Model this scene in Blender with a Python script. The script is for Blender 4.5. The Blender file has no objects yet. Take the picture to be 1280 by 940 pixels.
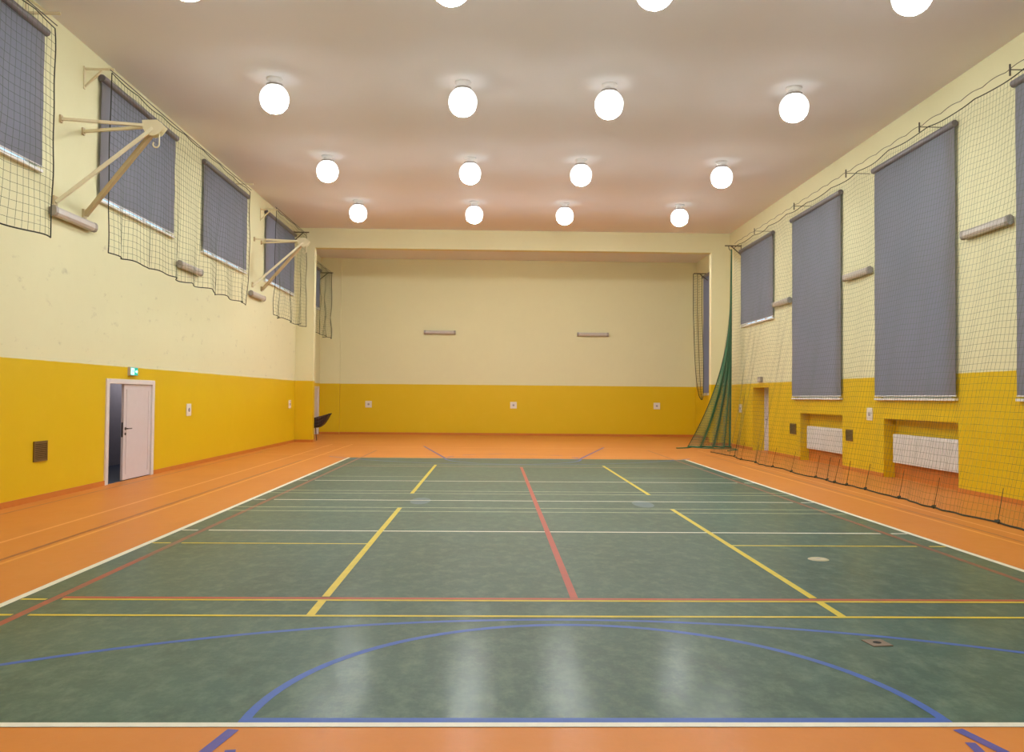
import bpy, math, random
from mathutils import Matrix, Vector
random.seed(7)
C = bpy.context.scene.collection
PI = math.pi

# ------------------------------------------------------------------ helpers
def lin(r, g, b):
    f = lambda v: (v/255/12.92) if v/255 <= .04045 else ((v/255+.055)/1.055)**2.4
    return (f(r), f(g), f(b), 1)

class MB:
    """collects geometry for one mesh object"""
    def __init__(s): s.v = []; s.f = []; s.m = []
    def quad(s, a, b, c, d, mi=0):
        n = len(s.v); s.v += [tuple(a), tuple(b), tuple(c), tuple(d)]; s.f.append((n, n+1, n+2, n+3)); s.m.append(mi)
    def poly(s, pts, mi=0):
        n = len(s.v); s.v += [tuple(p) for p in pts]; s.f.append(tuple(range(n, n+len(pts)))); s.m.append(mi)
    def box(s, x0, x1, y0, y1, z0, z1, mi=0):
        n = len(s.v)
        s.v += [(x0,y0,z0),(x1,y0,z0),(x1,y1,z0),(x0,y1,z0),(x0,y0,z1),(x1,y0,z1),(x1,y1,z1),(x0,y1,z1)]
        for q in ((0,3,2,1),(4,5,6,7),(0,1,5,4),(1,2,6,5),(2,3,7,6),(3,0,4,7)):
            s.f.append(tuple(n+i for i in q)); s.m.append(mi)
    def tube(s, pts, r, k=6, caps=True, mi=0, rr=None):
        pts = [Vector(p) for p in pts]; n0 = len(s.v); N = len(pts)
        u = None
        for i, p in enumerate(pts):
            t = (pts[min(i+1, N-1)] - pts[max(i-1, 0)])
            if t.length < 1e-9: t = Vector((0,0,1))
            t.normalize()
            if u is None:
                a = Vector((0,0,1)) if abs(t.z) < .9 else Vector((1,0,0))
                u = t.cross(a).normalized()
            else:
                u = (u - t*u.dot(t))
                if u.length < 1e-6: u = t.orthogonal()
                u.normalize()
            w = t.cross(u); rad = rr[i] if rr else r
            for j in range(k):
                a = 2*PI*j/k
                s.v.append(tuple(p + (u*math.cos(a) + w*math.sin(a))*rad))
        for i in range(N-1):
            for j in range(k):
                a = n0+i*k+j; b = n0+i*k+(j+1) % k
                s.f.append((a, b, b+k, a+k)); s.m.append(mi)
        if caps:
            s.f.append(tuple(n0+j for j in reversed(range(k)))); s.m.append(mi)
            s.f.append(tuple(n0+(N-1)*k+j for j in range(k))); s.m.append(mi)
    def beam(s, a, b, w, h, up=(0,0,1), mi=0):
        """square section bar from a to b"""
        a = Vector(a); b = Vector(b); t = (b-a).normalized(); up = Vector(up)
        u = t.cross(up).normalized(); v = u.cross(t).normalized()
        n = len(s.v)
        for p in (a, b):
            for (i, j) in ((-1,-1),(1,-1),(1,1),(-1,1)):
                s.v.append(tuple(p + u*(i*w/2) + v*(j*h/2)))
        for q in ((0,1,2,3),(7,6,5,4),(0,4,5,1),(1,5,6,2),(2,6,7,3),(3,7,4,0)):
            s.f.append(tuple(n+i for i in q)); s.m.append(mi)
    def prism(s, poly, axis, a0, a1, mi=0):
        """extrude a 2d polygon along an axis: 'x' (y,z), 'y' (x,z), 'z' (x,y)"""
        def P(p, a): return {'x': (a, p[0], p[1]), 'y': (p[0], a, p[1]), 'z': (p[0], p[1], a)}[axis]
        n = len(s.v); k = len(poly)
        s.v += [P(p, a0) for p in poly] + [P(p, a1) for p in poly]
        s.f.append(tuple(n+i for i in range(k))); s.m.append(mi)
        s.f.append(tuple(n+k+i for i in reversed(range(k)))); s.m.append(mi)
        for i in range(k):
            j = (i+1) % k
            s.f.append((n+i, n+k+i, n+k+j, n+j)); s.m.append(mi)
    def lathe(s, prof, cx=0, cy=0, k=32, mi=0):
        n = len(s.v); N = len(prof)
        for (r, z) in prof:
            for j in range(k):
                a = 2*PI*j/k; s.v.append((cx+r*math.cos(a), cy+r*math.sin(a), z))
        for i in range(N-1):
            for j in range(k):
                a = n+i*k+j; b = n+i*k+(j+1) % k
                s.f.append((a, b, b+k, a+k)); s.m.append(mi)
    def build(s, name, mats, parent=None, smooth=False, bevel=0, fix=True):
        me = bpy.data.meshes.new(name); me.from_pydata(s.v, [], s.f)
        if not isinstance(mats, (list, tuple)): mats = [mats]
        for m in mats: me.materials.append(m)
        if len(mats) > 1: me.polygons.foreach_set('material_index', s.m)
        if smooth: me.polygons.foreach_set('use_smooth', [True]*len(me.polygons))
        me.update()
        if fix:
            import bmesh
            bm = bmesh.new(); bm.from_mesh(me); bmesh.ops.recalc_face_normals(bm, faces=bm.faces[:]); bm.to_mesh(me); bm.free()
        o = bpy.data.objects.new(name, me); C.objects.link(o)
        if parent: o.parent = parent
        if bevel:
            b = o.modifiers.new('bevel', 'BEVEL'); b.width = bevel; b.segments = 2; b.limit_method = 'ANGLE'
        return o

def tag(o, label=None, cat=None, group=None, kind=None):
    if label: o['label'] = label
    if cat: o['category'] = cat
    if group: o['group'] = group
    if kind: o['kind'] = kind
    return o
def thing(name, label, cat, loc=(0,0,0), group=None, rz=0):
    o = bpy.data.objects.new(name, None); o.empty_display_size = .1; C.objects.link(o)
    o.location = loc; o.rotation_euler = (0, 0, rz)
    return tag(o, label, cat, group)
def struct(o): o['kind'] = 'structure'; return o
def dup(root, loc, label, group=None, rz=None):
    r = root.copy(); C.objects.link(r); r.location = loc; r['label'] = label
    if rz is not None: r.rotation_euler = (0, 0, rz)
    if group: r['group'] = group
    for ch in list(root.children):
        c = ch.copy(); C.objects.link(c); c.parent = r
        for g in list(ch.children):
            d = g.copy(); C.objects.link(d); d.parent = c
    return r

# ------------------------------------------------------------------ materials
def new_mat(name):
    m = bpy.data.materials.new(name); m.use_nodes = True
    nt = m.node_tree; b = nt.nodes['Principled BSDF']
    return m, nt, b
def N(nt, t, **k):
    n = nt.nodes.new(t)
    for a, v in k.items(): setattr(n, a, v)
    return n
def mixc(nt, fac, a, b, blend='MIX'):
    n = N(nt, 'ShaderNodeMix', data_type='RGBA', blend_type=blend)
    for s, v in ((n.inputs[0], fac), (n.inputs[6], a), (n.inputs[7], b)):
        if hasattr(v, 'links') or hasattr(v, 'is_linked'): nt.links.new(v, s)
        else: s.default_value = v
    return n.outputs[2]
def noise(nt, scale, detail=4, rough=.55, vec=None, stretch=None):
    n = N(nt, 'ShaderNodeTexNoise'); n.inputs['Scale'].default_value = scale
    n.inputs['Detail'].default_value = detail; n.inputs['Roughness'].default_value = rough
    if vec is not None:
        if stretch:
            mp = N(nt, 'ShaderNodeMapping'); mp.inputs['Scale'].default_value = stretch
            nt.links.new(vec, mp.inputs['Vector']); vec = mp.outputs['Vector']
        nt.links.new(vec, n.inputs['Vector'])
    return n.outputs['Fac']
def ramp(nt, fac, p0, p1, c0=(0,0,0,1), c1=(1,1,1,1)):
    r = N(nt, 'ShaderNodeValToRGB'); r.color_ramp.elements[0].position = p0; r.color_ramp.elements[1].position = p1
    r.color_ramp.elements[0].color = c0; r.color_ramp.elements[1].color = c1
    nt.links.new(fac, r.inputs[0]); return r.outputs[0]
def math_n(nt, op, a, b=None):
    n = N(nt, 'ShaderNodeMath', operation=op)
    for i, v in enumerate((a, b)):
        if v is None: continue
        if hasattr(v, 'is_linked'): nt.links.new(v, n.inputs[i])
        else: n.inputs[i].default_value = v
    return n.outputs[0]
def pos(nt): return N(nt, 'ShaderNodeNewGeometry').outputs['Position']
def bump(nt, b, h, strength, dist=.01):
    n = N(nt, 'ShaderNodeBump'); n.inputs['Strength'].default_value = strength; n.inputs['Distance'].default_value = dist
    nt.links.new(h, n.inputs['Height']); nt.links.new(n.outputs['Normal'], b.inputs['Normal'])

def simple(name, col, rough=.5, metal=0, var=.06, scale=6, bmp=0, spec=.5):
    m, nt, b = new_mat(name); b.inputs['Roughness'].default_value = rough; b.inputs['Metallic'].default_value = metal
    b.inputs['Specular IOR Level'].default_value = spec
    tc = N(nt, 'ShaderNodeTexCoord').outputs['Object']
    f = noise(nt, scale, 4, .55, tc)
    d = tuple(c*(1-var*2) for c in col[:3])+(1,)
    l = tuple(min(1, c*(1+var)) for c in col[:3])+(1,)
    nt.links.new(mixc(nt, f, d, l), b.inputs['Base Color'])
    if bmp: bump(nt, b, noise(nt, scale*20, 3, .5, tc), bmp, .004)
    return m
def emit(name, col, strength):
    m, nt, b = new_mat(name); b.inputs['Base Color'].default_value = col
    b.inputs['Emission Color'].default_value = col; b.inputs['Emission Strength'].default_value = strength
    return m

CREAM = lin(229, 224, 182); YELLOW = lin(222, 186, 14)
def wall_mat(name, scuff=0.0):
    m, nt, b = new_mat(name); p = pos(nt)
    sx = N(nt, 'ShaderNodeSeparateXYZ'); nt.links.new(p, sx.inputs[0]); z = sx.outputs[2]
    wob = math_n(nt, 'MULTIPLY', noise(nt, 3, 2, .5, p), .012)
    up = math_n(nt, 'GREATER_THAN', math_n(nt, 'ADD', z, wob), 2.158)
    big = noise(nt, .35, 3, .55, p); fine = noise(nt, 5, 5, .6, p)
    cream = mixc(nt, big, tuple(c*.93 for c in CREAM[:3])+(1,), CREAM)
    cream = mixc(nt, math_n(nt, 'MULTIPLY', fine, .10), cream, lin(190, 176, 140))
    if scuff:
        s1 = ramp(nt, noise(nt, 2.2, 8, .72, p, (1, 1.2, 2.2)), .60, .70)
        band = math_n(nt, 'LESS_THAN', z, 4.3)
        cream = mixc(nt, math_n(nt, 'MULTIPLY', math_n(nt, 'MULTIPLY', s1, band), scuff), cream, lin(150, 138, 112))
    yel = mixc(nt, big, tuple(c*.94 for c in YELLOW[:3])+(1,), YELLOW)
    yel = mixc(nt, math_n(nt, 'MULTIPLY', ramp(nt, noise(nt, 1.3, 6, .65, p), .5, .75), .16), yel, lin(236, 200, 60))
    nt.links.new(mixc(nt, up, yel, cream), b.inputs['Base Color'])
    r = N(nt, 'ShaderNodeMix'); r.inputs[2].default_value = .42; r.inputs[3].default_value = .75
    nt.links.new(up, r.inputs[0]); nt.links.new(r.outputs[0], b.inputs['Roughness'])
    b.inputs['Specular IOR Level'].default_value = .35
    bump(nt, b, noise(nt, 28, 4, .6, p), .12, .01)
    return m
M = {}
M['wall'] = wall_mat('wall paint'); M['wall_scuffed'] = wall_mat('scuffed wall paint', .35)

def ceil_mat():
    m, nt, b = new_mat('ceiling paint'); p = pos(nt)
    nt.links.new(mixc(nt, noise(nt, .5, 3, .5, p), lin(226, 222, 222), lin(232, 228, 228)), b.inputs['Base Color'])
    b.inputs['Roughness'].default_value = .85; b.inputs['Specular IOR Level'].default_value = .2
    return m
M['ceiling'] = ceil_mat()

def floor_mat(name, c_dark, c_mid, c_light, spec=.5, rough=.24, dirty=.5, coat=.1):
    m, nt, b = new_mat(name); p = pos(nt)
    a = noise(nt, .45, 4, .6, p); f = noise(nt, 5.5, 7, .68, p, (1.3, .8, 1)); g = noise(nt, 26, 4, .6, p)
    c = mixc(nt, ramp(nt, a, .3, .7), c_dark, c_mid)
    c = mixc(nt, math_n(nt, 'MULTIPLY', ramp(nt, f, .45, .75), dirty), c, c_light)
    c = mixc(nt, math_n(nt, 'MULTIPLY', ramp(nt, noise(nt, 2.6, 8, .75, p, (1.2, .6, 1)), .52, .68), dirty*.5), c, tuple(v*.55 for v in c_dark[:3])+(1,))
    c = mixc(nt, math_n(nt, 'MULTIPLY', ramp(nt, g, .5, .8), dirty*.3), c, c_light)
    nt.links.new(c, b.inputs['Base Color'])
    b.inputs['Specular IOR Level'].default_value = spec; b.inputs['Coat Weight'].default_value = coat; b.inputs['Coat Roughness'].default_value = .11
    rr = math_n(nt, 'ADD', math_n(nt, 'MULTIPLY', f, .16), rough-.08)
    nt.links.new(rr, b.inputs['Roughness'])
    h = math_n(nt, 'ADD', noise(nt, 9, 5, .6, p), math_n(nt, 'MULTIPLY', noise(nt, 2.5, 2, .5, p), 2.0))
    bump(nt, b, h, .16, .012)
    bn = [l.from_node for l in nt.links if l.to_socket == b.inputs['Normal']][0]; 
    b2 = N(nt, 'ShaderNodeBump'); b2.inputs['Strength'].default_value = .15; b2.inputs['Distance'].default_value = .012
    nt.links.new(noise(nt, 13, 6, .65, p), b2.inputs['Height']); nt.links.new(bn.outputs['Normal'], b2.inputs['Normal']); nt.links.new(b2.outputs['Normal'], b.inputs['Coat Normal'])
    return m
M['orange'] = floor_mat('orange linoleum', lin(198, 120, 44), lin(204, 128, 54), lin(212, 144, 76), .18, .5, .2, .06)
M['green'] = floor_mat('green court linoleum', lin(52, 78, 64), lin(62, 92, 80), lin(112, 130, 110), .18, .46, .7, .2)
def paint_mat(name, col, wear, base=None):
    m, nt, b = new_mat(name); p = pos(nt)
    w = math_n(nt, 'MULTIPLY', ramp(nt, noise(nt, 7, 6, .7, p), .35, .7), wear)
    nt.links.new(mixc(nt, w, col, base or lin(66, 92, 78)), b.inputs['Base Color'])
    b.inputs['Roughness'].default_value = .45; b.inputs['Specular IOR Level'].default_value = .25
    return m
M['l_white'] = paint_mat('white line paint', lin(226, 222, 204), .15)
M['l_pale'] = paint_mat('pale line paint', lin(168, 176, 140), .55)
M['l_yellow'] = paint_mat('yellow line paint', lin(214, 190, 52), .22)
M['l_red'] = paint_mat('red line paint', lin(176, 72, 50), .25)
M['l_redside'] = paint_mat('faded red line paint', lin(168, 76, 54), .6)
M['l_redworn'] = paint_mat('worn red line paint', lin(140, 82, 62), .65)
M['l_blue'] = paint_mat('blue line paint', lin(56, 92, 176), .3)
M['l_blueO'] = paint_mat('blue line paint on orange', lin(66, 72, 150), .15, lin(186, 104, 48))
M['l_orangeyellow'] = paint_mat('yellow line on orange', lin(222, 150, 58), .5, lin(200, 118, 58))
M['l_orangepale'] = paint_mat('pale line on orange', lin(222, 150, 84), .5, lin(200, 118, 58))
M['l_orangedark'] = paint_mat('dark line on orange', lin(146, 84, 48), .45, lin(196, 114, 56))
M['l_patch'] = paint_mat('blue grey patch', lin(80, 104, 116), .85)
M['skirt'] = simple('orange coved skirting', lin(202, 118, 44), .4)
M['blind'] = None
def blind_mat():
    m, nt, b = new_mat('grey blind fabric'); tc = pos(nt)
    wv = N(nt, 'ShaderNodeTexWave', wave_type='BANDS', bands_direction='Z'); wv.inputs['Scale'].default_value = 60
    wv.inputs['Distortion'].default_value = .5; nt.links.new(tc, wv.inputs['Vector'])
    col = mixc(nt, noise(nt, .8, 3, .5, tc), lin(128, 123, 126), lin(140, 135, 138))
    col = mixc(nt, math_n(nt, 'MULTIPLY', wv.outputs['Fac'], .12), col, lin(92, 92, 102))
    nt.links.new(col, b.inputs['Base Color']); b.inputs['Roughness'].default_value = .8
    b.inputs['Specular IOR Level'].default_value = .2
    tr = N(nt, 'ShaderNodeBsdfTranslucent'); tr.inputs['Color'].default_value = lin(125, 128, 145)
    mx = N(nt, 'ShaderNodeMixShader'); mx.inputs[0].default_value = .2
    nt.links.new(b.outputs[0], mx.inputs[1]); nt.links.new(tr.outputs[0], mx.inputs[2])
    nt.links.new(mx.outputs[0], nt.nodes['Material Output'].inputs['Surface'])
    return m
M['blind'] = blind_mat()
M['cassette'] = simple('grey blind cassette', lin(112, 104, 110), .4)
M['white_metal'] = simple('white metal', lin(226, 222, 218), .35)
M['white_frame'] = simple('white window frame', lin(232, 230, 226), .4)
M['door_white'] = simple('white door lacquer', lin(212, 202, 206), .35, var=.03)
M['door_frame'] = simple('white door frame', lin(222, 214, 212), .4, var=.03)
M['steel'] = simple('dark handle steel', lin(96, 92, 90), .3, .8)
M['darksteel'] = simple('dark bracket steel', lin(92, 78, 62), .5, .2)
M['cream_metal'] = simple('cream painted steel', lin(226, 214, 176), .4, var=.04)
M['tan_metal'] = simple('tan painted steel', lin(198, 178, 138), .45, var=.04)
M['lamp_opal'] = simple('grey opal tube cover', lin(190, 180, 170), .3, var=.04)
M['lamp_end'] = simple('grey lamp end cap', lin(156, 147, 138), .45)
M['lamp_base'] = simple('grey lamp base', lin(150, 140, 130), .5)
M['net'] = simple('dark green net cord', lin(82, 96, 70), .8)
M['net_bunch'] = simple('green net cord', lin(62, 118, 84), .8)
M['rope'] = simple('dark border rope', lin(52, 54, 40), .85)
M['cable'] = simple('steel cable', lin(84, 78, 66), .5, .3)
M['grille'] = simple('bronze grille', lin(120, 92, 44), .5)
M['grille_dark'] = simple('dark grille inside', lin(74, 56, 26), .8)
M['plate'] = simple('white plastic plate', lin(226, 218, 206), .4, var=.03)
M['plate_dark'] = simple('grey plate socket', lin(165, 155, 156), .5)
M['chair'] = simple('dark brown chair shell', lin(58, 40, 34), .5)
M['chair_leg'] = simple('brown chair leg', lin(96, 66, 46), .4, .4)
M['corridor'] = simple('grey corridor wall', lin(138, 130, 136), .7)
M['corridor_floor'] = simple('blue corridor floor', lin(38, 48, 70), .6)
M['beige'] = simple('beige floor cover', lin(176, 168, 136), .5)
M['brass'] = simple('brown floor cover', lin(118, 100, 82), .6)
M['black'] = simple('dark recess', lin(24, 22, 20), .8)
def globe_mat(power, name='lit globe'):
    m, nt, b = new_mat(name); b.inputs['Base Color'].default_value = (.9, .9, .9, 1)
    tc = N(nt, 'ShaderNodeTexCoord').outputs['Normal']
    sx = N(nt, 'ShaderNodeSeparateXYZ'); nt.links.new(tc, sx.inputs[0])
    mr = N(nt, 'ShaderNodeMapRange', interpolation_type='SMOOTHSTEP')
    for i, v in enumerate((-.38, -.85, 1.8, power)): mr.inputs[i+1].default_value = v
    nt.links.new(sx.outputs[2], mr.inputs[0]); nt.links.new(mr.outputs[0], b.inputs['Emission Strength'])
    b.inputs['Emission Color'].default_value = (.93, .985, 1, 1)
    return m
M['globe'] = globe_mat(200); M['globe_added_alcove'] = globe_mat(340, 'added alcove globe')
M['green_sign'] = emit('lit green sign', lin(20, 150, 130), .9)
M['white_sign'] = emit('lit white pictogram', lin(190, 255, 250), 1.5)
M['sign_box'] = simple('grey sign housing', lin(196, 190, 180), .5)
def glass_mat():
    m, nt, b = new_mat('window glass')
    t = N(nt, 'ShaderNodeBsdfTransparent'); t.inputs['Color'].default_value = (.9, .95, .96, 1)
    g = N(nt, 'ShaderNodeBsdfGlossy'); g.inputs['Roughness'].default_value = .02
    mx = N(nt, 'ShaderNodeMixShader'); mx.inputs[0].default_value = .08
    nt.links.new(t.outputs[0], mx.inputs[1]); nt.links.new(g.outputs[0], mx.inputs[2])
    nt.links.new(mx.outputs[0], nt.nodes['Material Output'].inputs['Surface'])
    return m
M['glass'] = glass_mat()

# ------------------------------------------------------------------ dimensions
XL, XR = -7.65, 7.72           # side walls
AL, AR = -8.10, 8.10           # side walls of the alcove
YR, YP, YP2, YB = -7.2, 25.1, 25.4, 31.5   # rear wall, portal front, portal back, back wall
ZC, ZB = 7.55, 6.86            # ceiling, underside of the portal beam
PL, PR = -7.03, 7.07           # inner edges of the piers

# ------------------------------------------------------------------ floor with all court lines
fl = MB(); LM = ['orange','green','l_white','l_pale','l_yellow','l_red','l_redworn','l_blue','l_blueO','l_orangeyellow','l_orangepale','l_orangedark','l_patch','l_redside']
mi = {n: i for i, n in enumerate(LM)}
def rect(x0, x1, y0, y1, z, m): fl.quad((x0,y0,z), (x1,y0,z), (x1,y1,z), (x0,y1,z), mi[m])
def seg(a, b, w, z, m):
    a = Vector((*a, z)); b = Vector((*b, z)); t = (b-a).normalized(); n = Vector((-t.y, t.x, 0))*(w/2)
    fl.quad(a-n, b-n, b+n, a+n, mi[m])
def arc(cx, cy, r, a0, a1, w, z, m, n=48):
    for i in range(n):
        p, q = a0+(a1-a0)*i/n, a0+(a1-a0)*(i+1)/n
        P = lambda a, rr: (cx+rr*math.cos(a), cy+rr*math.sin(a), z)
        fl.quad(P(p, r+w/2), P(q, r+w/2), P(q, r-w/2), P(p, r-w/2), mi[m])
rect(AL-.3, AR+.3, YR-.2, YB+.3, 0, 'orange')
rect(-4.5, 4.5, 0, 18, .001, 'green')
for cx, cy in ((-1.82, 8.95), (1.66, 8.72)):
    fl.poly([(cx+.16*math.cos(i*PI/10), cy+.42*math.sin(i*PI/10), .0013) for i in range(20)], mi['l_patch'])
Z1, Z2, Z3, Z4 = .0018, .0024, .003, .0036
# far and near three point arcs, free throw circles, keys
for s, y0 in ((1, 0), (-1, 18)):
    Y = lambda y: y0 + s*y
    cy = Y(-4.25); r = 6.25
    a = math.acos(4.9/6.25)
    arc(-.2, cy, r, s*a, s*(PI-a), .05, Z1, 'l_blue', 64)
    arc(-.14, Y(.06), 1.8, 0, s*PI, .055, Z2, 'l_blue', 48)
    yA, yB = sorted((Y(.055), Y(.115))); rect(-1.94, 1.66, yA, yB, Z2+.0003, 'l_blue')
    for k in range(6):                              # dashed half of the free throw circle
        a0 = PI + .15 + k*.52; a1 = a0+.285
        arc(-.14, Y(.0), 1.78, s*a0, s*a1, .05, Z2, 'l_blueO', 6)
    seg((-1.96, Y(-.03)), (-2.95, Y(-5.2)), .06, Z2, 'l_blueO')
    seg((1.66, Y(-.03)), (3.0, Y(-5.2)), .06, Z2, 'l_blueO')
# red court
for x, m in ((-4.2, 'l_redworn'), (4.19, 'l_redworn')):
    rect(x-.035, x+.035, 4.3, 17.9, Z1, m)
rect(-4.235, -4.165, .8, 4.3, Z1, 'l_redside'); rect(4.155, 4.225, .8, 4.3, Z1, 'l_redworn')
rect(-4.22, -4.16, 18.05, 21, Z1, 'l_orangedark'); rect(4.16, 4.22, 18.05, 21.8, Z1, 'l_orangedark')
rect(-.042, .022, 2.66, 15.3, Z4, 'l_red')
rect(-4.15, 4.3, 2.60, 2.66, Z2, 'l_red'); rect(-4.15, 4.3, 15.3, 15.36, Z2, 'l_redworn')
# yellow court
for (yy, m) in ((2.09, 'l_yellow'), (2.565, 'l_yellow'), (15.4, 'l_pale'), (15.85, 'l_pale')):
    rect(-4.45, -4.25, yy-.022, yy+.022, Z3, m); rect(-4.13, 4.45, yy-.022, yy+.022, Z3, m)
for x in (-2.05, 1.985):
    rect(x-.032, x+.032, 2.11, 2.54, Z4, 'l_yellow'); rect(x-.032, x+.032, 2.68, 8.12, Z4, 'l_yellow')
    rect(x-.032, x+.032, 9.9, 15.8, Z4, 'l_yellow')
for yy, m in ((5.12, 'l_yellow'), (12.85, 'l_pale')):
    rect(-4.45, -4.25, yy-.022, yy+.022, Z3, m); rect(-4.13, -2.05, yy-.022, yy+.022, Z3, m)
    rect(1.99, 4.12, yy-.022, yy+.022, Z3, m); rect(4.26, 4.45, yy-.022, yy+.022, Z3, m)
for yy in (7.74, 8.14, 9.92, 10.3):
    rect(-4.45, 4.45, yy-.025, yy+.025, Z2, 'l_pale')
# white volleyball court
for yy in (6, 9, 12):
    rect(-4.45, -4.26, yy-.026, yy+.026, Z3, 'l_white'); rect(-4.13, 4.12, yy-.026, yy+.026, Z3, 'l_white'); rect(4.25, 4.45, yy-.026, yy+.026, Z3, 'l_white')
rect(-4.5, 4.5, 0, .055, Z3, 'l_white'); rect(-8, -4.5, 0, .055, Z3, 'l_white'); rect(4.5, 7.7, 0, .055, Z3, 'l_white')
rect(-4.5, 4.5, 17.96, 18, Z3, 'l_pale')
rect(-4.53, -4.46, 0, 18, Z3, 'l_white'); rect(4.46, 4.53, 0, 18, Z3, 'l_white')
# lines and seams on the orange border
rect(-6.12, -6.07, -7, 24, .001, 'l_orangepale'); rect(-5.45, -5.40, -7, 24, .001, 'l_orangeyellow')
rect(-5.56, -5.51, -7, 17, .001, 'l_orangedark'); rect(-7.36, -7.32, -7, 20, .001, 'l_orangedark')
rect(5.54, 5.58, -7, 20, .001, 'l_orangedark'); rect(5.40, 5.45, -7, 16, .001, 'l_orangeyellow'); rect(5.80, 5.84, -7, 22, .001, 'l_orangepale')
for yy in (18.9, 22.6): rect(-7.4, 7.4, yy, yy+.05, .001, 'l_orangepale')
struct(fl.build('floor', [M[n] for n in LM], fix=False))

# ------------------------------------------------------------------ walls
def side_wall(name, X, out, y0, y1, z1, holes, mat):
    """wall in a plane of constant x; out = direction away from the room; holes: (ya, yb, za, zb, depth, back)"""
    b = MB()
    ys = sorted({y0, y1, *[h[0] for h in holes], *[h[1] for h in holes]}); zs = sorted({0, z1, *[h[2] for h in holes], *[h[3] for h in holes]})
    for i in range(len(ys)-1):
        for j in range(len(zs)-1):
            cy, cz = (ys[i]+ys[i+1])/2, (zs[j]+zs[j+1])/2
            if any(h[0] < cy < h[1] and h[2] < cz < h[3] for h in holes): continue
            b.quad((X,ys[i],zs[j]), (X,ys[i+1],zs[j]), (X,ys[i+1],zs[j+1]), (X,ys[i],zs[j+1]))
    for (ya, yb, za, zb, d, back) in holes:
        x2 = X+out*d
        b.quad((X,ya,za),(x2,ya,za),(x2,ya,zb),(X,ya,zb)); b.quad((X,yb,za),(x2,yb,za),(x2,yb,zb),(X,yb,zb))
        b.quad((X,ya,zb),(x2,ya,zb),(x2,yb,zb),(X,yb,zb))
        if za > .01: b.quad((X,ya,za),(x2,ya,za),(x2,yb,za),(X,yb,za))
        if back: b.quad((x2,ya,za),(x2,yb,za),(x2,yb,zb),(x2,ya,zb))
    return struct(b.build(name, mat, fix=False))
# (y0, y1, z0, z1) of the blinds
LW = [(4.9, 8.5, 5.09, 7.2), (10.35, 13.72, 5.09, 7.2), (15.5, 18.97, 5.09, 7.2), (20.9, 24.5, 5.15, 7.2)]
ALW = [(29.2, 30.92, 5.32, 6.95)]
RW = [(20.35, 23.58, 4.15, 6.68), (15.52, 18.77, 1.74, 6.7), (10.58, 13.75, 1.74, 6.73), (5.5, 8.83, 1.74, 6.8)]
ARW = [(27.0, 30.07, 1.87, 6.75)]
hole = lambda w: (w[0]+.24, w[1]-.04, w[2]-.04, w[3]-.05, .16, False)
DL = (10.92, 12.90, 0, 1.87)
side_wall('wall_left', XL, -1, YR, YP, ZC, [hole(w) for w in LW]+[(*DL, .16, False)], M['wall_scuffed'])
NI = [(15.57, 18.30, .0, 1.28, .26, True), (10.6, 13.46, .0, 1.26, .26, True), (5.6, 8.6, 0, 1.26, .26, True)]
DR = (20.9, 22.45, 0, 2.02)
side_wall('wall_right', XR, 1, YR, YP, ZC, [hole(w) for w in RW]+NI+[(*DR, .55, True)], M['wall'])
side_wall('wall_alcove_left', AL, -1, YP2, YB, ZC, [hole(w) for w in ALW]+[(26.9, 31.2, 0, 2.02, .12, True)], M['wall'])
side_wall('wall_alcove_right', AR, 1, YP2, YB, ZC, [hole(w) for w in ARW], M['wall'])
b = MB(); b.quad((AL,YB,0),(AR,YB,0),(AR,YB,ZC),(AL,YB,ZC)); struct(b.build('wall_back', M['wall'], fix=False))
b = MB(); b.quad((XL,YR,0),(XR,YR,0),(XR,YR,ZC),(XL,YR,ZC)); struct(b.build('wall_rear', M['wall'], fix=False))
b = MB(); b.quad((AL-.3,YR,ZC),(AR+.3,YR,ZC),(AR+.3,YB,ZC),(AL-.3,YB,ZC)); struct(b.build('ceiling', M['ceiling'], fix=False))
b = MB()
b.box(AL, PL, YP, YP2, 0, ZC); b.box(PR, AR, YP, YP2, 0, ZC); b.box(PL, PR, YP, YP2, ZB, ZC)
struct(b.build('wall_portal', M['wall']))
b = MB(); b.box(AL, -7.25, YB-.09, YB, 0, ZC); struct(b.build('trim_1', M['wall']))
# skirtings
def skirt(name, runs):
    b = MB()
    for r in runs: b.box(*r)
    struct(b.build(name, M['skirt']))
h = .085
skirt('baseboard_left', [(XL, XL+.02, YR, DL[0]-.07, 0, h), (XL, XL+.02, DL[1]+.07, YP, 0, h)])
e = [YR, 5.6, 8.6, 10.6, 13.46, 15.57, 18.3, 20.9, 22.45, YP]
skirt('baseboard_right', [(XR-.02, XR, e[i], e[i+1], 0, h) for i in range(0, 10, 2)] + [(XR+.24, XR+.26, n[0], n[1], 0, .31) for n in NI])
skirt('baseboard_portal', [(XL+.02, PL, YP-.02, YP, 0, h), (PR, XR-.02, YP-.02, YP, 0, h), (PL, PL+.02, YP-.02, YP2, 0, h), (PR-.02, PR, YP-.02, YP2, 0, h)])
skirt('baseboard_back', [(-7.25, AR, YB-.02, YB, 0, h), (AL, -7.25, YB-.11, YB-.09, 0, h), (AR-.02, AR, YP2, YB-.02, 0, h), (AL, AL+.02, YP2, 26.8, 0, h)])

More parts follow.
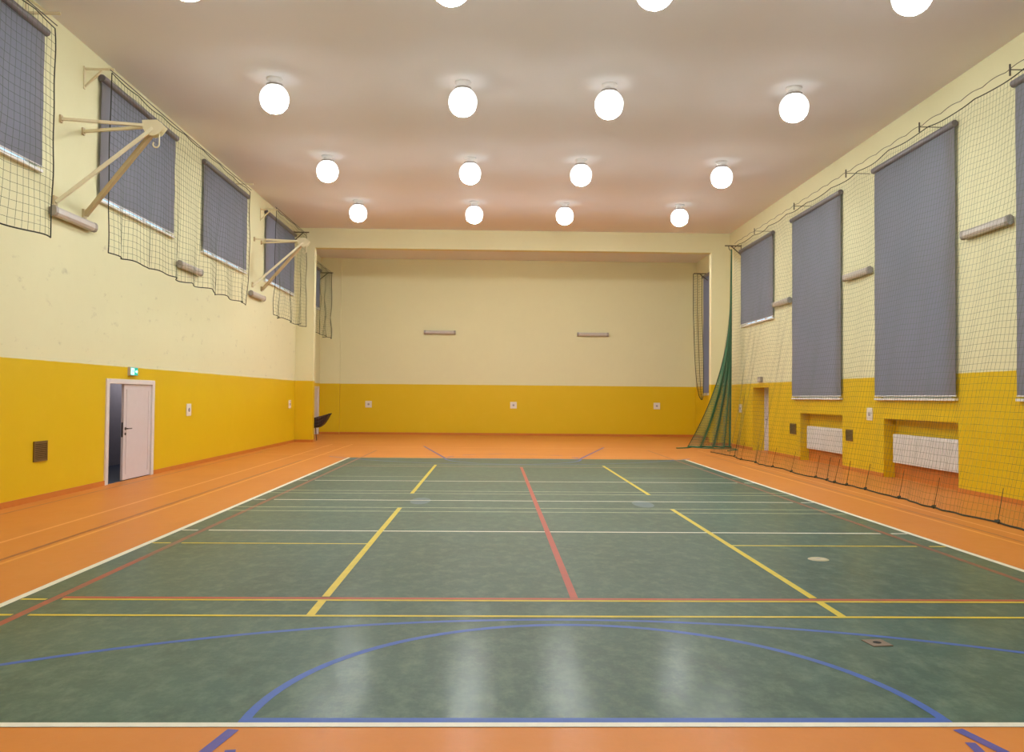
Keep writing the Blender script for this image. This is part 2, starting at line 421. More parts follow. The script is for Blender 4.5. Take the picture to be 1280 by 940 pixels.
# ------------------------------------------------------------------ windows and blinds
wn = 0
def window(X, out, w, nm):
    global wn; wn += 1
    ya, yb, za, zb = w[0]+.24, w[1]-.04, w[2]-.04, w[3]-.05
    xa, xb = sorted((X+out*.11, X+out*.16)); t = .045
    f = MB()
    f.box(xa, xb, ya, yb, za, za+t); f.box(xa, xb, ya, yb, zb-t, zb); f.box(xa, xb, ya, ya+t, za+t, zb-t); f.box(xa, xb, yb-t, yb, za+t, zb-t)
    fo = struct(f.build('window_%d' % wn, M['white_frame']))
    m = MB()
    for i in range(1, nm): 
        y = ya+(yb-ya)*i/nm; m.box(xa, xb, y-.04, y+.04, za+t, zb-t)
    if zb-za > 3:
        z = za+(zb-za)*.5; m.box(xa+.002, xb-.002, ya+t, yb-t, z-.04, z+.04)
    m.build('mullion', M['white_frame'], fo)
    g = MB(); xm = X+out*.135; g.quad((xm,ya+t,za+t),(xm,yb-t,za+t),(xm,yb-t,zb-t),(xm,ya+t,zb-t)); g.build('pane', M['glass'], fo, fix=False)
    s = MB(); x0, x1 = sorted((X-out*.07, X+out*.11)); s.box(x0, x1, w[0]+.02, w[1]+.02, za-.045, za-.002)
    s.build('window_sill', M['white_frame'], fo)
def blind(X, out, w, label):
    t = thing('roller_blind', label, 'blind', (X, (w[0]+w[1])/2, w[3]), 'grey roller blinds over the high windows')
    hy, H = (w[1]-w[0])/2, w[3]-w[2]; d = -out
    c = MB(); R = .062
    c.tube([(d*.066, -hy-.03, -.03), (d*.066, hy+.03, -.03)], R, 14); c.build('cassette', M['cassette'], t, smooth=False)
    f = MB(); n, k = 14, 12
    for i in range(n):
        for j in range(k):
            def P(a, q):
                y = -hy+2*hy*a/n; z = -.03-(H-.03)*q/k; v = q/k
                return (d*(.055+.006*math.sin(a*1.1)*v+.004*math.sin(q*1.3+a*.4)), y, z)
            f.quad(P(i,j), P(i+1,j), P(i+1,j+1), P(i,j+1))
    f.build('fabric', M['blind'], t, smooth=True, fix=False)
    q = MB(); q.tube([(d*.055, -hy, -H), (d*.055, hy, -H)], .014, 8); q.build('bottom_bar', M['white_metal'], t)
for i, w in enumerate(LW): window(XL, -1, w, 3)
for i, w in enumerate(RW): window(XR, 1, w, 3)
for w in ALW: window(AL, -1, w, 2)
for w in ARW: window(AR, 1, w, 3)
for w, l in zip(LW, ['grey roller blind cut off by the left edge of the photo',
                     'grey roller blind behind the nearer white hoop support',
                     'grey roller blind on the left wall between the two white hoop supports',
                     'grey roller blind behind the farther white hoop support']): blind(XL, -1, w, l)
for w, l in zip(RW, ['short grey roller blind high beside the green gathered net',
                     'tall grey roller blind above the farther white radiator',
                     'tall grey roller blind above the nearer white radiator',
                     'tall grey roller blind cut off by the right edge of the photo']): blind(XR, 1, w, l)
blind(AL, -1, ALW[0], 'narrow strip of grey blind in the alcove behind the left pier')
blind(AR, 1, ARW[0], 'tall strip of grey blind in the alcove behind the right pier')

# ------------------------------------------------------------------ doors
d = MB(); x0, x1 = XL-.16, XL+.025
d.box(x0, x1, DL[0]-.07, DL[0]+.05, 0, DL[3]+.05); d.box(x0, x1, DL[1]-.05, DL[1]+.07, 0, DL[3]+.05); d.box(x0, x1, DL[0]+.05, DL[1]-.05, DL[3]-.04, DL[3]+.05)
door = struct(d.build('door_1', M['door_frame'], bevel=.004))
y0, y1 = 11.62, DL[1]-.05
l = MB(); l.box(XL-.055, XL-.005, y0, y1, .015, DL[3]-.045); leaf = l.build('door_leaf', M['door_white'], door, bevel=.004)
l = MB()
for a, c2 in ((y0+.10, y0+.13), (y1-.13, y1-.10)): l.box(XL-.006, XL+.003, a, c2, .12, DL[3]-.14)
l.box(XL-.006, XL+.003, y0+.13, y1-.13, DL[3]-.17, DL[3]-.14)
l.build('leaf_moulding', M['door_white'], leaf)
hd = MB(); zh = .985
hd.tube([(XL-.005, y0+.07, zh), (XL+.05, y0+.07, zh), (XL+.055, y0+.22, zh)], .011, 8); hd.tube([(XL-.005, y0+.07, zh), (XL+.012, y0+.07, zh)], .028, 12)
hd.tube([(XL-.005, y0+.07, zh-.10), (XL+.010, y0+.07, zh-.10)], .026, 12)
hd.build('handle', M['steel'], leaf)
lp = MB(); lp.box(XL-.045, XL-.015, y0-.004, y0+.001, zh-.16, zh+.12); lp.build('lock_plate', M['steel'], leaf)
# corridor beyond the open leaf
cw = MB(); cw.quad((XL-1.7,9.5,0),(XL-1.7,16.5,0),(XL-1.7,16.5,2.6),(XL-1.7,9.5,2.6)); cw.quad((XL-1.7,16.5,0),(XL-.17,16.5,0),(XL-.17,16.5,2.6),(XL-1.7,16.5,2.6))
cw.quad((XL-1.7,9.5,0),(XL-.17,9.5,0),(XL-.17,9.5,2.6),(XL-1.7,9.5,2.6)); cw.quad((XL-1.7,9.5,2.6),(XL-.17,9.5,2.6),(XL-.17,16.5,2.6),(XL-1.7,16.5,2.6))
cw.quad((XL-.17,9.5,0),(XL-.17,DL[0],0),(XL-.17,DL[0],2.6),(XL-.17,9.5,2.6)); cw.quad((XL-.17,DL[1],0),(XL-.17,16.5,0),(XL-.17,16.5,2.6),(XL-.17,DL[1],2.6)); cw.quad((XL-.17,DL[0],DL[3]),(XL-.17,DL[1],DL[3]),(XL-.17,DL[1],2.6),(XL-.17,DL[0],2.6))
struct(cw.build('wall_corridor', M['corridor'], fix=False))
cf = MB(); cf.box(XL-1.7, XL-.02, 9.5, 16.5, -.02, .006); struct(cf.build('floor_corridor', M['corridor_floor']))
cl = bpy.data.lights.new('added_corridor_light', 'POINT'); cl.energy = 36; cl.shadow_soft_size = .15; cl.color = (.95, .97, 1)  # bare point light added to lift the dark corridor, no fixture
clo = bpy.data.objects.new('added_corridor_light', cl); C.objects.link(clo); clo.location = (XL-.9, 15.3, 2.3)
# right recessed door
d = MB(); X = XR+.48
d.box(X-.1, X+.04, DR[0], DR[0]+.06, 0, DR[3]); d.box(X-.1, X+.04, DR[1]-.06, DR[1], 0, DR[3]); d.box(X-.1, X+.04, DR[0]+.06, DR[1]-.06, DR[3]-.06, DR[3])
door = struct(d.build('door_2', M['door_frame']))
l = MB(); l.box(X-.06, X-.01, DR[0]+.06, DR[1]-.06, .01, DR[3]-.06); lf = l.build('door_leaf', M['door_white'], door)
hd = MB(); hd.tube([(X-.06, DR[1]-.16, 1), (X-.12, DR[1]-.16, 1), (X-.12, DR[1]-.3, 1)], .011, 8); hd.build('handle', M['steel'], lf)
# alcove door behind the left pier
d = MB(); d.box(AL-.1, AL+.03, 26.9, 27.0, 0, 2.02); d.box(AL-.1, AL+.03, 31.1, 31.2, 0, 2.02); d.box(AL-.1, AL+.03, 27.0, 31.1, 1.94, 2.02)
door = struct(d.build('door_3', M['door_frame']))
l = MB(); l.box(AL-.07, AL-.02, 27.0, 31.1, .01, 1.94); l.build('door_leaf', M['door_white'], door)

# ------------------------------------------------------------------ ceiling lights
LX = [-4.82, -1.31, 1.44, 4.95]
LR = [(20.83, 'row nearest the portal beam'), (16.18, 'second row from the portal beam'), (11.22, 'third row from the portal beam'),
      (6.80, 'row cut by the top of the photo'), (-1.6, 'added unseen row at the camera end')]  # last row is added out of view to brighten the near floor
PLACE = ['leftmost of the ', 'inner left of the ', 'inner right of the ', 'rightmost of the ']
proto = None
for y, rn in LR:
    for x, pn in zip(LX, PLACE):
        lab = 'lit ceiling globe, ' + pn + rn
        if proto is None:
            t = proto = thing('ceiling_light', lab, 'lamp', (x, y, ZC), 'round lamps across the ceiling')
            p = MB(); p.lathe([(0,0),(.15,0),(.15,-.03),(.10,-.06),(.10,-.13),(0,-.13)], k=24); p.build('mount', M['white_metal'], t, smooth=False)
            g = MB(); R = .27; zc = -.13-R+.02
            g.lathe([(max(R*math.sin(PI*i/16), .0), zc+R*math.cos(PI*i/16)) for i in range(17)], k=28); g.build('globe', M['globe'], t, smooth=True)
            rg = MB(); rg.lathe([(.13,-.11),(.155,-.12),(.155,-.15),(.13,-.16)], k=24); rg.build('collar', M['lamp_end'], t)
        else: dup(proto, (x, y, ZC), lab)

for x in LX:  # extra globes added out of sight, stronger, to brighten the alcove
    o = dup(proto, (x, 26.2, ZC), 'small unseen ceiling globe added behind the portal beam to light the alcove', 'small globes added behind the portal beam'); o.scale = (.68,)*3
    for c in o.children:
        if c.name.startswith('globe'):
            if 'ag' not in globals(): ag = c.data.copy(); ag.materials[0] = M['globe_added_alcove']
            c.data = ag
# ------------------------------------------------------------------ tube wall lamps
def wall_lamp():
    t = thing('wall_lamp', '', 'lamp', (0,0,0), 'unlit tube lamps along the walls')
    b = MB(); b.box(-.66, .66, 0, .045, -.055, .055); b.build('base', M['lamp_base'], t, bevel=.006)
    prof = [(.04,-.075),(.075,-.085),(.115,-.07),(.135,-.03),(.135,.03),(.115,.065),(.075,.075),(.04,.065)]
    b = MB(); b.prism(prof, 'x', -.60, .60); b.build('diffuser', M['lamp_opal'], t, smooth=False)
    prof2 = [(.04+(a-.04)*1.04, c*1.06) for a, c in prof]
    for s in (-1, 1):
        b = MB(); b.prism(prof2, 'x', s*.60, s*.68); b.build('end_cap', M['lamp_end'], t, bevel=.004)
    return t
L0 = wall_lamp(); used = False
def put_lamp(loc, rz, label):
    global used
    if not used: L0.location = loc; L0.rotation_euler = (0,0,rz); L0['label'] = label; used = True
    else: dup(L0, loc, label, rz=rz)
# the lamp faces +y in its own frame
put_lamp((XL, 9.47, 4.5), -PI/2, 'grey tube lamp under the nearer white hoop support')
put_lamp((XL, 14.68, 4.5), -PI/2, 'grey tube lamp behind the long hanging net between two windows')
put_lamp((XL, 20.03, 4.53), -PI/2, 'grey tube lamp under the farther white hoop support')
put_lamp((XR, 19.56, 4.46), PI/2, 'grey tube lamp beside the short blind, farthest on the right wall')
put_lamp((XR, 14.6, 4.55), PI/2, 'grey tube lamp on the right wall between the two full tall blinds')
put_lamp((XR, 9.62, 4.6), PI/2, 'grey tube lamp on the right wall nearest the camera')
put_lamp((-3.0, YB, 4.40), PI, 'grey tube lamp on the back wall, left of the pair')
put_lamp((3.6, YB, 4.38), PI, 'grey tube lamp on the back wall, right of the pair')

# ------------------------------------------------------------------ hoop supports
def hoop_support():
    t = thing('hoop_support', '', 'hoop support', (0,0,0), 'basketball hoop supports without boards')
    # frame: x out from the wall, y along it, z up; the wall is x = 0
    hx, hz = 1.36, 6.02
    for y, z, w in ((-.36, 6.03, .05), (.36, 6.06, .05)):
        b = MB(); b.beam((.03, y, z), (hx-.13, y*.10, hz+.03), w, .045); b.build('upper_bar', M['cream_metal'], t)
        b = MB(); b.box(0, .03, y-.035, y+.035, z-.06, z+.06); b.box(.03, .05, y-.02, y+.02, z-.03, z+.03); b.build('wall_plate', M['tan_metal'], t)
    for y, z, w, m in ((-.48, 4.66, .055, 'cream_metal'), (.46, 4.66, .07, 'tan_metal')):
        b = MB(); b.beam((.03, y, z), (hx-.02, y*.10, hz-.02), w, w); b.build('lower_strut', M[m], t)
        b = MB(); b.box(0, .03, y-.06, y+.06, z-.045, z+.10); b.build('wall_plate', M['tan_metal'], t)
    b = MB()
    poly = [(hx-.17, hz-.03), (hx-.19, hz+.11), (hx+.06, hz+.12), (hx+.18, hz+.01), (hx+.09, hz-.11), (hx-.02, hz-.15), (hx-.13, hz-.10)]
    b.prism(poly, 'y', -.07, -.055); b.prism(poly, 'y', .055, .07); b.box(hx-.12, hx+.10, -.055, .055, hz-.05, hz+.09)
    b.build('head_plate', M['cream_metal'], t)
    b = MB()
    pts = [(hx+.07, 0, hz-.06), (hx+.07, 0, hz-.27)] + [(hx+.07-.05+.05*math.cos(a), 0, hz-.27-.05*math.sin(a)) for a in [i*PI/8 for i in range(1, 11)]]
    b.tube(pts, .012, 8); b.build('hook', M['cream_metal'], t)
    return t
H0 = hoop_support(); H0.location = (XL, 9.46, 0); H0['label'] = 'nearer white steel hoop support jutting from the wall, its hook hanging'
dup(H0, (XL, 20.2, .12), 'farther white steel hoop support jutting from the wall near the pier')

# ------------------------------------------------------------------ nets
def rnd_wave(seed):
    r = random.Random(seed); k = [(r.uniform(.5, 3.2), r.uniform(0, 6.3), r.uniform(.3, 1)) for _ in range(6)]
    return lambda s: sum(a*math.sin(f*s+p) for f, p, a in k)/2.2
def net_mesh(P, us, vs, r, um=None, vm=None, k=3):
    """cords along every u in us and every v in vs; P(u, v) -> point"""
    b = MB()
    nv = vm or 24
    for u in us: b.tube([P(u, i/nv) for i in range(nv+1)], r, k, caps=False)
    nu = um or 60
    for v in vs: b.tube([P(i/nu, v) for i in range(nu+1)], r, k, caps=False)
    return b
def wall_net(label, X, inward, y0, y1, zt, zb, pitch, seed, rad=.0028, dark='net'):
    t = thing('protective_net', label, 'net', (X, (y0+y1)/2, zb), 'protective nets over the windows')
    ox, oy, oz = t.location
    W, Wd = rnd_wave(seed), rnd_wave(seed+5)
    Ln = y1-y0; n = max(2, int(round(Ln/pitch))); m = int(round((zt-zb)/pitch))
    sag = 1.1
    def P(u, v):                    # v = 0 top, 1 bottom
        y = y0+Ln*u
        top = zt-.035*abs(math.sin(PI*u*Ln/sag)); bot = zb+.06*W(y*2.0)*.8
        z = top+(bot-top)*v
        x = X+inward*(.06*v*W(y*3.1)+.05*math.sin(y*5.2)*v*v+.02*Wd(z*2+y))
        yy = y+.05*v*Wd(y*2.3)*(1 if 0 < u < 1 else .3)
        return (x-ox, yy-oy, z-oz)
    net_mesh(P, [i/n for i in range(n+1)], [j/m for j in range(m+1)], rad, um=n, vm=m).build('netting', M[dark], t, fix=False)
    b = MB()
    b.tube([P(i/(2*n), 1) for i in range(2*n+1)], .011, 5)
    for u in (0, 1): b.tube([P(u, i/20) for i in range(21)], .0095, 5)
    b.tube([P(i/(2*n), 0) for i in range(2*n+1)], .008, 5)
    b.build('border_rope', M['rope'], t, fix=False)
    b = MB(); b.tube([(X-ox, y0-.05-oy, zt+.03-oz), (X-ox, y1+.05-oy, zt+.03-oz)], .008, 6); b.build('top_cable', M['cable'], t)
    return t
wall_net('short hanging net over the blind cut off by the left edge of the photo', -7.2, 1, 4.2, 8.05, 7.06, 3.93, .12, 3)
wall_net('long hanging net covering two blinds on the left wall', -7.2, 1, 9.86, 17.92, 7.08, 4.02, .12, 8)
wall_net('hanging net behind the farther hoop support, beside the left pier', -7.2, 1, 20.5, 24.55, 7.2, 4.0, .11, 12)
wall_net('hanging net seen edge on in the alcove behind the left pier', -7.55, 1, 27.4, 30.95, 6.80, 4.05, .085, 21)

# long net on the right wall, down to the floor
t = thing('protective_net', 'huge net hanging in front of the right wall down to the orange floor', 'net', (6.2, 9, 0), 'protective nets over the windows')
W1, W2, W3 = rnd_wave(31), rnd_wave(35), rnd_wave(39)
RY0, RY1, RZ = -1.0, 22.7, 6.62
def PR_(u, v):
    y = RY0+(RY1-RY0)*u
    zt = RZ-.05*abs(math.sin(PI*u*(RY1-RY0)/1.45))-.02*W3(y*.7)
    far = max(0, (u-.86)/.14)
    s = v**1.25
    yb = y-1.5*far*v
    xb = 6.12+.10*W1(yb*1.25)-.10*far
    x = 7.18+(xb-7.18)*s + .02*v*W2(y*4.2) + .02*W3(y*2+v*9)
    z = zt*(1-v)+.012
    return (x-6.2, yb+.03*v*W2(y*1.9)-9, z)
n, m = int((RY1-RY0)/.088), 66
net_mesh(PR_, [i/n for i in range(n+1)], [j/m for j in range(m+1)], .0021, um=n//1, vm=30).build('netting', M['net'], t, fix=False)
b = MB(); b.tube([PR_(i/(2*n), 1) for i in range(2*n+1)], .013, 5); b.build('border_rope', M['rope'], t, fix=False)
b = MB(); b.tube([PR_(i/(2*n), 0) for i in range(2*n+1)], .009, 5); b.build('head_rope', M['rope'], t, fix=False)
def cable_pt(y): return (.98, y-9, RZ+.11+.03*abs(math.sin(PI*(y-RY0)/.62)))
b = MB(); b.tube([cable_pt(RY0+(RY1-RY0)*i/700) for i in range(701)], .006, 5); b.build('top_cable', M['cable'], t, fix=False)
for y in (2.0, 5.4, 8.2, 10.9, 14.1, 17.3, 20.6):
    b = MB(); b.box(.97, .99, y-9-.01, y-9+.01, RZ+.02, RZ+.2); b.box(.99, XR-6.2, y-9-.006, y-9+.006, RZ+.11, RZ+.122); b.build('cable_clamp', M['cable'], t)
for u in (.86, .81, .765, .71, .655, .60, .575, .555, .535, .505, .45, .40, .335, .27):
    p = PR_(u, 1); b = MB(); a = random.uniform(-.5, .5)
    b.tube([(p[0]-.05, p[1]-.10*math.cos(a), .02), (p[0]+.02, p[1], .035), (p[0]+.03, p[1]+.10*math.cos(a), .02)], .017, 6)
    b.tube([PR_(u, .93+.007*i) for i in range(11)], .005, 5)
    b.build('rope_knot', M['rope'], t, fix=False)

# gathered net in the corner
t = thing('gathered_net', 'green net gathered to a rope by the right pier, flaring out on the floor', 'net', (7.3, 23.72, 0), 'protective nets over the windows')
Wb = rnd_wave(50)
def PB(u, v):                        # u 0 court side .. 1 wall side
    z = 6.72*(1-v)+.02
    w = .025+.10*v+1.33*max(0, v-.25)**2.1/(.75**2.1)
    x = .10-w*(1-u)**1.6 - .02*v
    am = .03+.20*v*v
    y = am*math.sin(u*26+1.5*v)*(.4+.6*u) + .05*v*Wb(u*9) - .12*v*(1-u)
    return (x, y, z)
net_mesh(PB, [i/100 for i in range(101)], [j/84 for j in range(85)], .005, um=110, vm=40).build('netting', M['net_bunch'], t, fix=False)
b = MB(); b.tube([PB(0, i/40) for i in range(41)], .011, 5); b.tube([PB(1, i/40) for i in range(41)], .013, 5); b.build('border_rope', M['rope'], t, fix=False)
b = MB()
b.tube([(PB(i/60, 1)[0], PB(i/60, 1)[1]*1.2, .03) for i in range(61)], .028, 6)
b.tube([(-1.28, -.1, .02), (-1.5, -.5, .02), (-1.75, -.75, .02), (-1.95, -.8, .02)], .02, 6)
b.tube([(-1.28, -.1, .02), (-1.0, -.75, .02), (-.6, -1.0, .02), (-.1, -1.0, .02), (-.15, -1.5, .02), (-.6, -2.0, .02)], .016, 6)
b.build('foot_rope', M['net_bunch'], t, fix=False)
b = MB(); b.tube([(-.02, 0, 6.88), (.0, .0, 6.76), (.05, 0, 6.70)], .012, 6); b.build('tie_cord', M['rope'], t)

# looped up net in the alcove on the right
t = thing('gathered_net', 'net looped up into a narrow hanging bag in the alcove behind the right pier', 'net', (7.7, 29.4, 1.6), 'protective nets over the windows')
def PA(u, v):
    z = 5.15*(1-v)
    if v > .55: q = (v-.55)/.45; nar = math.sqrt(max(0, 1-q**2.4))
    else: nar = 1
    c = .13*max(0, v-.3)/.7
    x = c+.10+(-.24+.40*u)*(.12+.88*nar)-.02
    y = .16*math.sin(u*14)*nar
    return (x-.08, y, z)
net_mesh(PA, [i/12 for i in range(13)], [j/48 for j in range(49)], .004, um=14, vm=48).build('netting', M['net'], t, fix=False)
b = MB(); b.tube([PA(0, i/48) for i in range(49)], .013, 5); b.tube([PA(.52, i/48) for i in range(49)], .010, 5); b.tube([PA(1, i/48) for i in range(49)], .010, 5); b.build('border_rope', M['rope'], t, fix=False)

# brackets that hold the nets
def bracket(label, X, inward, y, z, L, mat, flip=False):
    t = thing('net_bracket', label, 'bracket', (X, y, z), 'steel brackets carrying the nets')
    b = MB(); b.box(*sorted((0, inward*.015)), -.03, .03, *((-.34, .04) if not flip else (-.03, .24))); b.build('wall_plate', mat, t)
    b = MB(); b.beam((inward*.015, 0, 0), (inward*L, 0, 0), .035, .035); b.build('arm', mat, t)
    b = MB(); b.beam((inward*.015, 0, .21 if flip else -.30), (inward*L*.6, 0, .018 if flip else -.018), .03, .03); b.build('brace', mat, t)
bracket('cream steel net bracket near the ceiling beside the nearer hoop support', XL, 1, 9.84, 7.13, .50, M['cream_metal'])
bracket('steel net bracket at the far end of the long left net', XL, 1, 17.96, 7.27, .50, M['cream_metal'], True)
bracket('cream steel net bracket near the ceiling beside the farther hoop support', XL, 1, 20.46, 7.15, .50, M['cream_metal'])
bracket('dark steel net bracket high beside the left pier', XL, 1, 24.6, 7.3, .52, M['darksteel'])
bracket('net bracket of the net cut off by the left edge of the photo', XL, 1, 8.09, 7.27, .50, M['cream_metal'], True)
bracket('dark steel net bracket in the alcove behind the left pier', AL, 1, 31.0, 6.84, .58, M['darksteel'])
bracket('dark steel net bracket above the gathered green net', XR, -1, 23.72, 6.86, .56, M['darksteel'])
bracket('dark steel net bracket in the alcove behind the right pier', AR, -1, 29.4, 6.76, .62, M['darksteel'])

# ------------------------------------------------------------------ exit sign
t = thing('exit_sign', 'small lit green exit sign above the white door', 'exit sign', (XL, 11.9, 2.075))
b = MB(); b.box(0, .055, -.17, .17, -.08, .085); b.build('housing', M['sign_box'], t, bevel=.004)
b = MB(); b.quad((.057,-.16,-.072),(.057,.16,-.072),(.057,.16,.072),(.057,-.16,.072)); b.build('face', M['green_sign'], t, fix=False)
b = MB(); X = .059
b.quad((X,-.145,-.06),(X,-.005,-.06),(X,-.005,.06),(X,-.145,.06))                 # white doorway
b.poly([(X,.145,0),(X,.10,.04),(X,.10,.015),(X,.045,.015),(X,.045,-.015),(X,.10,-.015),(X,.10,-.04)])   # arrow
b.build('pictogram', M['white_sign'], t, fix=False)
b = MB(); X = .061
b.poly([(X,-.06+.014*math.cos(i*PI/6), .038+.014*math.sin(i*PI/6)) for i in range(12)])            # running figure
b.poly([(X,-.085,.02),(X,-.05,.02),(X,-.055,-.012),(X,-.085,-.012)])
b.poly([(X,-.05,.02),(X,-.02,.004),(X,-.024,-.004),(X,-.052,.01)]); b.poly([(X,-.085,.02),(X,-.112,.0),(X,-.106,-.007),(X,-.082,.01)])
b.poly([(X,-.07,-.012),(X,-.055,-.012),(X,-.03,-.032),(X,-.034,-.05),(X,-.044,-.05),(X,-.044,-.034)])
b.poly([(X,-.085,-.012),(X,-.07,-.012),(X,-.088,-.038),(X,-.124,-.04),(X,-.124,-.03),(X,-.098,-.028)])
b.build('running_figure', M['green_sign'], t, fix=False)
# emergency lamp over the recessed door
t = thing('emergency_lamp', 'small grey emergency lamp above the recessed door in the right wall', 'lamp', (XR, 21.6, 2.25))
b = MB(); b.box(-.07, 0, -.17, .17, -.07, .10); b.build('housing', M['lamp_end'], t, bevel=.006)
b = MB(); b.box(-.08, -.07, -.14, .14, -.05, .06); b.build('lens', M['lamp_opal'], t)

# ------------------------------------------------------------------ ventilation grilles
def grille(label, X, inward, y, z, w, hgt, n):
    t = thing('ventilation_grille', label, 'grille', (X, y, z), 'bronze ventilation grilles low in the side walls')
    xs = lambda a, c: sorted((inward*a, inward*c))
    b = MB(); b.box(*xs(0, .006), -w/2, w/2, -hgt/2, hgt/2); b.build('back_plate', M['grille_dark'], t)
    b = MB(); k = .025
    for q in ((-w/2, w/2, -hgt/2, -hgt/2+k), (-w/2, w/2, hgt/2-k, hgt/2), (-w/2, -w/2+k, -hgt/2+k, hgt/2-k), (w/2-k, w/2, -hgt/2+k, hgt/2-k)): b.box(*xs(.006, .022), *q)
    b.build('frame', M['grille'], t)
    b = MB()
    for i in range(n):
        z0 = -hgt/2+k+(hgt-2*k)*(i+.35)/n; b.box(*xs(.006, .018), -w/2+k, w/2-k, z0, z0+(hgt-2*k)/n*.5)
    b.build('louvres', M['grille'], t)
grille('bronze ventilation grille low on the left wall', XL, 1, 8.73, .755, .38, .31, 9)
grille('bronze ventilation grille between the recessed door and the farther radiator', XR, -1, 18.82, .83, .46, .30, 9)
grille('bronze ventilation grille between the two radiators', XR, -1, 15.16, .82, .36, .27, 9)

# ------------------------------------------------------------------ white wall plates
def plate():
    t = thing('wall_plate', '', 'wall plate', (0,0,0), 'white plates on the yellow wall band')
    b = MB(); b.box(-.14, .14, 0, .018, -.14, .14); b.build('cover', M['plate'], t, bevel=.006)
    b = MB(); b.tube([(0, .018, 0), (0, .03, 0)], .045, 16); b.build('socket', M['plate_dark'], t)
    return t
P0 = plate(); P0.location = (XL, 14.92, 1.29); P0.rotation_euler = (0,0,-PI/2); P0['label'] = 'white wall plate on the yellow band beside the white door'
dup(P0, (XL, 24.35, 1.33), 'white wall plate on the left yellow band close to the pier', rz=-PI/2)
dup(P0, (-6.02, YB, 1.28), 'white wall plate on the back wall, leftmost of three', rz=PI)
dup(P0, (.20, YB, 1.29), 'white wall plate in the middle of the back wall', rz=PI)
dup(P0, (6.4, YB, 1.31), 'white wall plate on the back wall, rightmost of three', rz=PI)
dup(P0, (XR, 14.1, 1.34), 'white wall plate between the two radiators on the right wall', rz=PI/2)
dup(P0, (XR, 23.75, 1.33), 'white wall plate behind the gathered green net', rz=PI/2)

# ------------------------------------------------------------------ radiators
def radiator(label, y0, y1, z0, z1):
    X = XR+.26
    t = thing('radiator', label, 'radiator', (X, (y0+y1)/2, z0), 'white panel radiators in the wall niches')
    hy, H = (y1-y0)/2, z1-z0
    b = MB(); b.box(-.14, -.05, -hy, hy, 0, H); b.build('body', M['white_metal'], t, bevel=.008)
    b = MB(); n = int((y1-y0)/.075)
    for i in range(n):
        y = -hy+.05+(2*hy-.1)*(i+.5)/n; b.box(-.150, -.14, y-.018, y+.018, .05, H-.05)
    b.build('front_ribs', M['white_metal'], t, bevel=.004)
    b = MB()
    for i in range(40):
        y = -hy+.03+(2*hy-.06)*i/39; b.box(-.135, -.055, y-.01, y+.01, H, H+.008)
    b.build('top_grille', M['white_metal'], t)
    for y in (-hy+.25, hy-.25):
        b = MB(); b.box(-.05, 0, y-.02, y+.02, .08, H-.08); b.build('wall_bracket', M['white_metal'], t)
    b = MB(); b.tube([(-.09, -hy, .06), (-.09, -hy-.04, .06), (-.09, -hy-.04, -z0+.005)], .011, 8); b.build('pipe', M['white_metal'], t)
radiator('white panel radiator in the farther niche, under the second tall blind', 15.66, 18.14, .33, .93)
radiator('white panel radiator in the nearer niche, under the third blind', 10.68, 13.3, .33, .93)
radiator('white panel radiator in the niche cut off by the right edge of the photo', 5.7, 8.45, .33, .93)

# ------------------------------------------------------------------ tub chair behind the left pier
t = thing('chair', 'dark brown tub chair half hidden behind the left pier', 'chair', (-7.33, 25.95, 0))
b = MB(); n, k = 16, 16
# shell: seat running into a reclined back, with raised sides; x grows towards the back
prof = [(-.42, .50), (-.30, .465), (-.05, .455), (.20, .47), (.40, .50), (.55, .62), (.66, .79), (.74, .99)]
rim = lambda x: .70+.29*max(0, min(1, (x+.3)/1.04))
def lerp(t_):
    f = t_*(len(prof)-1); i = min(int(f), len(prof)-2); f -= i
    return (prof[i][0]*(1-f)+prof[i+1][0]*f, prof[i][1]*(1-f)+prof[i+1][1]*f)
def S(i, j):
    px, pz = lerp(i/n); a = (j/k*2-1); y = .28*math.sin(a*PI/2)
    lift = max(0, abs(a)-.55)/.45; r = max(rim(px), pz)
    return (px+.03*lift, y, pz+(r-pz)*lift**1.5)
for i in range(n):
    for j in range(k): b.quad(S(i,j), S(i+1,j), S(i+1,j+1), S(i,j+1))
o = b.build('shell', M['chair'], t, smooth=True); sm = o.modifiers.new('solid', 'SOLIDIFY'); sm.thickness = .02; sm.offset = 0
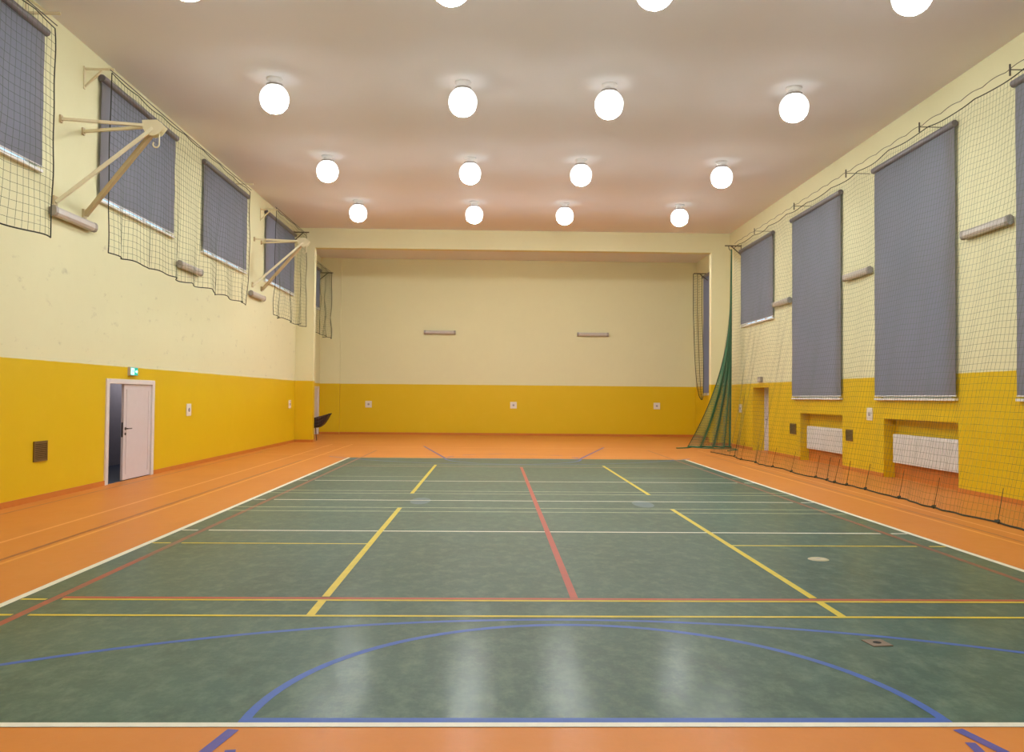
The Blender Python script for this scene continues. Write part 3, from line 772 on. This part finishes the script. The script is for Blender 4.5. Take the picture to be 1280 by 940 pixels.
for x, xo in ((-.30, -.34), (.20, .235)):
    for y in (-.17, .17):
        b = MB(); b.tube([(x, y, .46), (xo, y*1.25, 0)], .014, 8, rr=[.016, .012]); b.build('leg', M['chair_leg'], t)

# ------------------------------------------------------------------ floor covers
t = thing('floor_socket_cover', 'round beige cover in the green floor right of the court middle', 'floor cover', (2.69, 4.35, .001))
b = MB(); b.lathe([(0,.009),(.085,.009),(.105,.001)], k=28); b.build('disc', M['beige'], t)
b = MB(); b.lathe([(0,.0105),(.02,.0105),(.022,.009)], k=12); b.build('key_hole', M['plate_dark'], t)
t = thing('floor_socket_cover', 'small square brown cover with a dark hole in the green floor near the blue arc', 'floor cover', (1.935, 1.43, .001), rz=.12)
b = MB(); b.box(-.072, .072, -.075, .075, .0, .006); b.build('frame', M['brass'], t, bevel=.002)
b = MB(); b.lathe([(0,.0075),(.026,.0075),(.028,.006)], k=16); b.build('key_hole', M['black'], t)

# ------------------------------------------------------------------ world, camera, look
w = bpy.data.worlds.new('dusk'); bpy.context.scene.world = w; w.use_nodes = True
bg = w.node_tree.nodes['Background']; bg.inputs[0].default_value = (.55, .77, 1, 1); bg.inputs[1].default_value = 1.8

yaw, pitch, roll = -.0230, .0250, .0090
cam = bpy.data.cameras.new('camera'); co = bpy.data.objects.new('camera', cam); C.objects.link(co)
cy_, sy_ = math.cos(yaw), math.sin(yaw); cp, sp = math.cos(pitch), math.sin(pitch)
f = Vector((-sy_*cp, cy_*cp, sp)); rt = Vector((cy_, sy_, 0)); up = rt.cross(f)
r2 = rt*math.cos(roll)+up*math.sin(roll); u2 = up*math.cos(roll)-rt*math.sin(roll)
mx = Matrix((r2, u2, -f)).transposed().to_4x4(); mx.translation = Vector((-.696, -4.19, 1.656))
co.matrix_world = mx
cam.sensor_fit = 'HORIZONTAL'; cam.sensor_width = 36; cam.lens = 1035.1/1280*36; cam.clip_end = 200
sc = bpy.context.scene; sc.camera = co
sc.view_settings.view_transform = 'Standard'; sc.view_settings.look = 'None'
sc.view_settings.exposure = 0; sc.view_settings.gamma = 1
